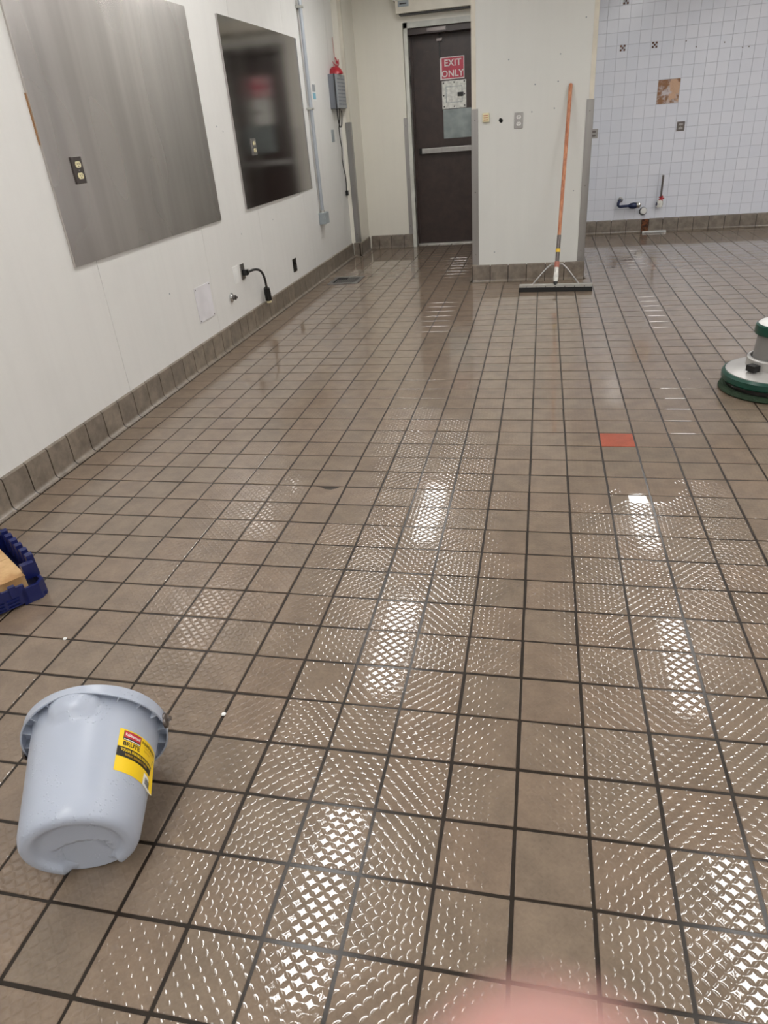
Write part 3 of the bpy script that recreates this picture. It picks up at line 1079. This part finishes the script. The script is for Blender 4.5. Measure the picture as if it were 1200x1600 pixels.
MB().tube([foot + ax * .265, foot + ax * .292], .0195, 12).build('tape_band', M['yellowtape'], sq, True)
hl = (top - foot).length
MB().tube([foot + ax * .39, foot + ax * .6, foot + ax * (hl - .02), foot + ax * (hl - .005), foot + ax * hl], [.0145, .0150, .0150, .0125, .006], 14).build('handle', M['wood'], sq, True)
for sgn in (-1, 1):
    e = rotm @ Vector((sgn * .19, 0, .06))
    j = foot + ax * .165
    kx = Vector((math.cos(ang), math.sin(ang), 0)) * sgn
    MB().tube([j, j + kx * .045 + ax * .005, j + kx * .085 - ax * .03, e], .0075, 10).build('brace', M['guard'], sq, True)

# ------------------------------------------------------------------ floor scrubbing machine
MC = (7.85, 17.0)
fm = thing('floor_machine', W(MC[0], MC[1], 0), 'green and silver rotary floor scrubbing machine at the right edge', 'floor machine')


def lat(prof, n=56):
    return MB().lathe([(r * U, h * U) for r, h in prof], W(MC[0], MC[1], 0), n)


lat([(0, 0.01), (1.6, .0), (1.66, .05), (1.62, .13), (1.5, .16), (0, .16)]).build('scrub_pad', M['bristle'], fm, True, 50)
lat([(0, .15), (1.45, .15), (1.45, .4), (0, .4)]).build('pad_driver', M['blackgloss'], fm, True, 40)
lat([(1.3, .34), (1.56, .34), (1.61, .4), (1.61, .56), (1.55, .64), (1.45, .64)]).build('bumper', M['green'], fm, True, 30)
lat([(1.52, .6), (1.5, .66), (1.3, .72), (1.0, .78), (.85, .8), (0, .8)]).build('deck', M['deck'], fm, True, 40)
lat([(.92, .76), (.92, 1.08), (.88, 1.12), (.82, 1.12), (.8, 1.0), (0, 1.0)]).build('collar', M['deck'], fm, True, 30)
lat([(.83, .98), (.81, 1.06), (.7, 1.08), (.7, 1.0)]).build('gap_ring', M['black'], fm, True, 30)
lat([(.76, .98), (.74, 1.3), (.71, 1.9), (0, 1.9)]).build('motor_housing', M['motor'], fm, True, 40)
lat([(.7, 1.86), (.82, 1.88), (.84, 1.95), (.82, 2.16), (.76, 2.2)]).build('top_ring', M['green'], fm, True, 30)
lat([(.78, 2.18), (.7, 2.24), (.4, 2.34), (0, 2.38)]).build('top_cap', M['white'], fm, True, 40)
slot_c = W(MC[0], MC[1], .88)
sd = Vector((-.84, -.54, 0)).normalized()
s_ = MB().box((-.13 * U * 1.0, -.04, -.085 * U), (.13 * U * 1.6, .0, .12 * U), .002)
so = s_.build('slot', M['black'], fm)
q = Matrix.Translation(slot_c + sd * .925 * U) @ Matrix.Rotation(math.atan2(sd.y, sd.x) + math.pi / 2, 4, 'Z')
place(so, q)
hb = W(MC[0] + 1.0, MC[1] + .5, .9)
MB().tube([hb, hb + Vector((.18, .06, .22)), hb + Vector((.38, .12, .85))], .016, 12).build('handle_tube', M['chrome'], fm, True)
hg = hb + Vector((.38, .12, .85))
MB().tube([hg + Vector((.06, -.2, .02)), hg, hg + Vector((-.06, .2, .02))], .017, 12).build('grip', M['black'], fm, True)
for sgn in (-1, 1):
    wcen = W(MC[0] + 1.55, MC[1] + .7, .42) + Vector((-.035, .1, 0)) * sgn
    MB().lathe([(0, -.015), (.062, -.015), (.064, 0), (.062, .015), (0, .015)], wcen, 24, (-.33, .94, 0)).build('wheel', M['black'], fm, True, 30)

# ------------------------------------------------------------------ blue tote with cardboard at left edge
P0 = Vector((-10.47, 3.42, 0))
e_f = Vector((math.cos(math.radians(235)), math.sin(math.radians(235)), 0))     # along the front, away from the corner
e_s = Vector((math.cos(math.radians(146)), math.sin(math.radians(146)), 0))      # along the side, away from the corner


def ct(a, b, h):
    return (P0 + e_f * a + e_s * b + Vector((0, 0, h))) * U


def cbox(mb, a0, b0, h0, a1, b1, h1):
    v = [ct(a, b, h) for h in (h0, h1) for a, b in ((a0, b0), (a1, b0), (a1, b1), (a0, b1))]
    return mb.add(v, [(0, 3, 2, 1), (4, 5, 6, 7), (0, 1, 5, 4), (1, 2, 6, 5), (2, 3, 7, 6), (3, 0, 4, 7)])


LF, LS = 2.05, 2.6
bc = thing('plastic_tote', ct(LF / 2, LS / 2, 0), 'blue ribbed plastic tote at the left edge of the floor', 'tote')
cm = MB()
cbox(cm, .05, .05, .02, LF, LS, .1)
cbox(cm, .0, .45, .06, .07, LS, .62)            # side wall
cbox(cm, .45, .0, .06, LF, .07, .5)             # front wall
cbox(cm, LF - .07, 0, .06, LF, LS, .62)
cbox(cm, 0, LS - .07, .06, LF, LS, .62)
cm.build('shell', M['bluecrate'], bc)
ck = MB()
pol = [(0, .5), (.0, .16), (.16, .0), (.55, .0), (.55, .07), (.2, .07), (.07, .2), (.07, .5)]
ck.prism(pol, .0, .38, lambda a, b, h: ct(a, b, h))
ck.build('corner_foot', M['bluecrate'], bc)
cbox(MB(), .03, .34, .38, .3, .5, .74).build('corner_post', M['bluecrate'], bc)
for k in range(6):
    b0 = .52 + k * .33
    tm = MB()
    tm.prism([(b0, .3), (b0 + .22, .3), (b0 + .2, .82), (b0 + .12, .86), (b0 + .04, .82)], -.05, .1, lambda b, h, a: ct(a, b, h))
    tm.build('side_fin', M['bluecrate'], bc)
for k in range(4):
    a0 = .62 + k * .3
    cbox(MB(), a0, -.03, .3, a0 + .14, .08, .56).build('front_tooth', M['bluecrate'], bc)
for k in range(4):
    for l in range(3):
        a0 = .62 + k * .32
        cbox(MB(), a0, -.045, .08 + l * .08, a0 + .26, .0, .105 + l * .08).build('grille_bar', M['bluecrate'], bc)
cb = thing('cardboard_box', ct(LF / 2, LS / 2, .1), 'flat brown cardboard box lying in the blue tote', 'box')
bx2 = MB()
cbox(bx2, .3, .36, .11, LF - .15, LS - .2, .50)
bx2.build('carton', M['card'], cb)
bx3 = MB()
cbox(bx3, .28, .34, .5, LF - .13, 1.4, .525)
bx3.build('flap', M['card'], cb)
bx4 = MB()
cbox(bx4, .28, 1.42, .5, LF - .13, LS - .18, .525)
bx4.build('flap', M['card'], cb)

# ------------------------------------------------------------------ bucket lying on its side
BB = Vector((-.85090568, -.41138128, .11281443))      # centre of its bottom
AX = Vector((-.3681752, .91765498, .14952041)).normalized()
SS = Vector((-.92808796, -.37236104, 0)).normalized()
UU = AX.cross(SS)
if UU.z < 0:
    UU = -UU
HB = .2852
R0, R1, RR = .1141, .1385, .1567
bk = thing('bucket', BB, 'grey plastic bucket with yellow label lying on its side', 'bucket')


def bpt(h, r, th):
    t = math.radians(th)
    return BB + AX * h + r * (math.cos(t) * SS + math.sin(t) * UU)


def rad(h):
    return R0 + (R1 - R0) * h / HB


def adiff(a, b):
    return (a - b + 180) % 360 - 180


def spout(h, th):
    d = adiff(th, 86) / 25
    e = (h / HB - .90) / .13
    q = d * d + e * e
    return .021 * max(0, 1 - q) ** .6


def scoop(r, th):
    # finger grip pressed into the bottom, open at the edge
    d = adiff(th, 268)
    lat_ = r * math.sin(math.radians(d))
    lon = r * math.cos(math.radians(d))
    w = .044 + .014 * max(0, lon) / R0
    if lon < .012:
        q = (lat_ / w) ** 2 + ((lon - .012) / .018) ** 2
    else:
        q = (lat_ / w) ** 2
    return .022 * max(0.0, 1 - q) ** .5


N = 128
prof = []     # (kind, radius, h) outer surface from bottom centre to rim, then inside
for r in (0, .01, .02, .03, .04, .05, .06, .068, .076, .080, .084, .088):
    d = .010 if r < .076 else .010 * max(0, (.088 - r) / .012)
    prof.append(('b', r, d))
for r, h in ((.093, 0.0), (.098, .0), (.103, .001), (.108, .004), (.1115, .009), (.1140, .016)):
    prof.append(('b', r, h))
hs_ = [.024, .04, .06, .08, .1, .12, .14, .16, .18, .2, .21, .22, .23, .24, .25, .26, .27, .278, .285]
for h in hs_:
    prof.append(('o', rad(h), h))
prof.append(('i', R1 - .003, HB))
for h in (.27, .2, .1, .03, .018):
    prof.append(('i', rad(h) - .0035, h))
prof.append(('i', .0, .018))
bm_ = MB()
vs_, fs = [], []
for kind, r, h in prof:
    for j in range(N):
        th = 360 * j / N
        rr_, hh = r, h
        if kind == 'b':
            hh = h + scoop(r, th) * (1 if r > .01 else .6)
        elif kind == 'o':
            rr_ = r + spout(h, th)
            if h < .07:
                rr_ = r - scoop(R0, th) * .35 * max(0, 1 - h / .035)
        vs_.append(bpt(hh, max(rr_, 1e-5), th))
for i in range(len(prof) - 1):
    for j in range(N):
        fs.append((i * N + j, i * N + (j + 1) % N, (i + 1) * N + (j + 1) % N, (i + 1) * N + j))
bm_.add(vs_, fs).build('body', M['bucket'], bk, True, 50)
# rim with down-turned skirt
rp = [(0, 0), (.3, .006), (.75, .006), (1, 0.0)]
vs_, fs = [], []
K = 9
for j in range(N):
    th = 360 * j / N
    sk = .030 - .010 * math.exp(-(adiff(th, 84) / 26) ** 2)
    tk = .0028
    prof2 = [(R1 - .003, HB), (R1 + .004, HB + .003), (RR - .003, HB + .002), (RR, HB - .002), (RR - .0005, HB - sk * .5), (RR + .001, HB - sk),
             (RR - tk, HB - sk), (RR - tk, HB - .003), (R1 - .001, HB - .003)]
    for r, h in prof2:
        vs_.append(bpt(h, r, th))
for j in range(N):
    for i in range(K):
        fs.append((j * K + i, j * K + (i + 1) % K, ((j + 1) % N) * K + (i + 1) % K, ((j + 1) % N) * K + i))
MB().add(vs_, fs).build('rim', M['bucket'], bk, True, 35)
for th in range(4, 364, 20):
    sk = .026 - .010 * math.exp(-(adiff(th, 84) / 26) ** 2)
    d = .6
    v = []
    for t in (th - d, th + d):
        v += [bpt(HB - .003, R1 - .002, t), bpt(HB - .003, RR - .002, t), bpt(HB - sk, RR - .002, t), bpt(HB - sk - .002, rad(HB - sk) + spout(HB - sk, t) - .001, t)]
    MB().add(v, [(0, 1, 2, 3), (7, 6, 5, 4), (0, 4, 5, 1), (1, 5, 6, 2), (2, 6, 7, 3), (3, 7, 4, 0)]).build('gusset', M['bucket'], bk)
# bail handle
pv = [bpt(HB - .02, RR + .002, 176), bpt(HB - .02, RR + .002, -4)]
for c_, n_ in zip(pv, (176, -4)):
    t = math.radians(n_)
    MB().lathe([(.0, .004), (.016, .003), (.018, 0), (.018, -.003)], c_, 18, math.cos(t) * SS + math.sin(t) * UU).build('handle_boss', M['darkplate'], bk, True, 40)
cmid = (pv[0] + pv[1]) / 2
e1 = (pv[0] - pv[1]).normalized()
e2 = (AX * .62 - UU * .66).normalized()
arc = [cmid + .166 * (math.cos(math.radians(a)) * e1 + math.sin(math.radians(a)) * .98 * e2) for a in range(0, 181, 6)]
MB().tube(arc, .0042, 8).build('bail_handle', M['darkplate'], bk, True)


# label wrapped on the side (a: metres along the girth from its left edge, b: metres up from its bottom edge)
def lab(a, b, lift=.0006):
    h = .103 + b
    r = rad(h)
    th = 131.5 + math.degrees(a / r)
    peel = .012 * max(0, (a - .105) / .03) ** 2 * max(0, 1 - b / .03)
    return bpt(h, r + lift + peel, th)


def patch(a0, b0, a1, b1, mat, lift, parent, name, n=14, shear=0):
    v, f = [], []
    for i in range(n + 1):
        a = a0 + (a1 - a0) * i / n
        v += [lab(a, b0, lift), lab(a, b1, lift), lab(a, b0, lift - .0004), lab(a, b1, lift - .0004)]
    for i in range(n):
        k = i * 4
        f += [(k, k + 4, k + 5, k + 1), (k + 2, k + 3, k + 7, k + 6), (k, k + 2, k + 6, k + 4), (k + 1, k + 5, k + 7, k + 3)]
    f += [(0, 1, 3, 2), (n * 4, n * 4 + 2, n * 4 + 3, n * 4 + 1)]
    return MB().add(v, f).build(name, mat, parent)


lb = patch(0, 0, .128, .096, M['yellow'], .0007, bk, 'label', 24)
tag(lb, 'yellow product label reading BRUTE')
patch(.0, .033, .128, .055, M['labelblack'], .0010, lb, 'black_band', 24)
patch(.082, .0, .128, .026, M['white'], .0010, lb, 'barcode_field', 10)
for k in range(7):
    patch(.090 + k * .0038, .006, .0918 + k * .0038 + (.0006 if k % 3 else 0), .02, M['labelblack'], .0013, lb, 'barcode_bar', 1)
patch(.010, .0715, .056, .093, M['labelblack'], .0010, lb, 'logo_backing', 10)
patch(.0115, .0775, .0545, .0920, M['labelred'], .0013, lb, 'logo_panel', 10)
patch(.0115, .0728, .0545, .0745, M['white'], .0013, lb, 'logo_line', 10)


def ltext(body, ca, cb_, size, mat, bold=0.0, lift=.0016, sx=1.0):
    v, f = text_mesh(body, size, bold)
    return MB().add([lab(ca + x * sx, cb_ + y, lift) for x, y in v], f).build('lettering', mat, lb)


ltext('Rubbermaid', .033, .0845, .0092, M['white'], .0002, .0017, .86)
ltext('BRUTE', .033, .0632, .0130, M['labelblack'], .0004, .0014, 1.15)
ltext('ROUND BUCKET', .091, .085, .0085, M['labelblack'], .0002, .0014, .95)
ltext('CUBETA REDONDA', .091, .0765, .0056, M['labeldim'], .0001, .0014, .9)
ltext('SEAU ROND', .083, .069, .0056, M['labeldim'], .0001, .0014, .9)
ltext('TOUGH, DURABLE AND RELIABLE', .058, .0485, .0080, M['yellow'], .0003, .0014, .82)
ltext('ROBUST, DURABLE ET FIABLE', .054, .0395, .0064, M['labeldim'], .0002, .0014, .82)
cd_ = []
for i in range(16):
    t = 2 * math.pi * i / 16
    cd_.append(lab(.119 + .0055 * math.cos(t), .066 + .0065 * math.sin(t), .0012))
MB().add(cd_, [tuple(range(16))]).build('round_mark', M['labelblack'], lb)


# ------------------------------------------------------------------ the viewer's hand: a fingertip strays in front of the lens
def cp(x, y, z):
    """millimetres right / down / forward of the lens"""
    return CAM + (RIGHT * x + DOWN * y + FWD * z) * .001


hand = thing('hand', cp(30, 120, 20), 'out-of-focus pink fingertip at the bottom edge of the picture', 'hand')
V_, E_, Rd = [], [], []


def chain(pts, start=None):
    prev = start
    for (x, y, z, r) in pts:
        V_.append(cp(x, y, z))
        Rd.append(r * .001)
        if prev is not None:
            E_.append((prev, len(V_) - 1))
        prev = len(V_) - 1
    return prev


# wrist -> palm -> knuckles
chain([(62, 215, -10, 26), (52, 180, -2, 25), (46, 150, 6, 24)])
palm = 2
for root, pts in (((24, 116, 20, 12), [(13, 80, 30, 9.0), (9.5, 52, 29, 7.8), (7.0, 27.4, 28, 7.0), (6.4, 20.3, 28, 5.8)]),
                  ((40, 112, 24, 12), [(36, 84, 38, 9.2), (33, 68, 32, 8.2), (32, 66, 18, 7.4)]),
                  ((56, 116, 24, 11), [(55, 90, 36, 8.8), (53, 76, 28, 8.0), (52, 76, 16, 7.2)]),
                  ((70, 126, 20, 10), [(71, 104, 29, 7.6), (70, 92, 22, 7.0), (69, 90, 12, 6.4)]),
                  ((26, 142, 2, 13), [(10, 122, -4, 10.5), (0, 102, -8, 9.4), (-4, 86, -10, 8.0)])):
    chain([root] + pts, palm)
hm_ = bpy.data.meshes.new('palm_and_fingers')
hm_.from_pydata([tuple(v) for v in V_], E_, [])
hm_.materials.append(M['skin'])
ho = link('palm_and_fingers', hm_, hand)
md = ho.modifiers.new('skin', 'SKIN')
if not hm_.skin_vertices:
    bpy.context.view_layer.objects.active = ho
for i, sv in enumerate(hm_.skin_vertices[0].data):
    sv.radius = (Rd[i], Rd[i])
    sv.use_root = (i == 2)
md.use_smooth_shade = True
ss = ho.modifiers.new('subdivision', 'SUBSURF')
ss.levels = 2
ss.render_levels = 2
nl = []
nv, nf = [], []
for i in range(7):
    for j in range(7):
        u, v = (i / 6 - .5) * 2, (j / 6 - .5) * 2
        nv.append(cp(7.2 + u * 4.4, 31 + v * 5.4, 34.6 - 1.8 * u * u - .9 * v * v))
for i in range(6):
    for j in range(6):
        nf.append((i * 7 + j, i * 7 + j + 1, (i + 1) * 7 + j + 1, (i + 1) * 7 + j))
no = MB().add(nv, nf).build('fingernail', M['nail'], hand, True)
sol = no.modifiers.new('thickness', 'SOLIDIFY')
sol.thickness = .0008

# ------------------------------------------------------------------ crumbs on the wet tiles
for (x_, y_, lab_) in ((-9.15, 2.0, 'white crumb on the tiles between the blue tote and the bucket'), (-5.0, .47, 'white crumb on the tile joint behind the bucket')):
    cr = MB().lathe([(0, .004), (.005, .0035), (.007, .001), (.006, 0), (0, 0)], W(x_, y_, .003), 7).build('crumb', M['white'])
    tag(cr, lab_, 'crumb')
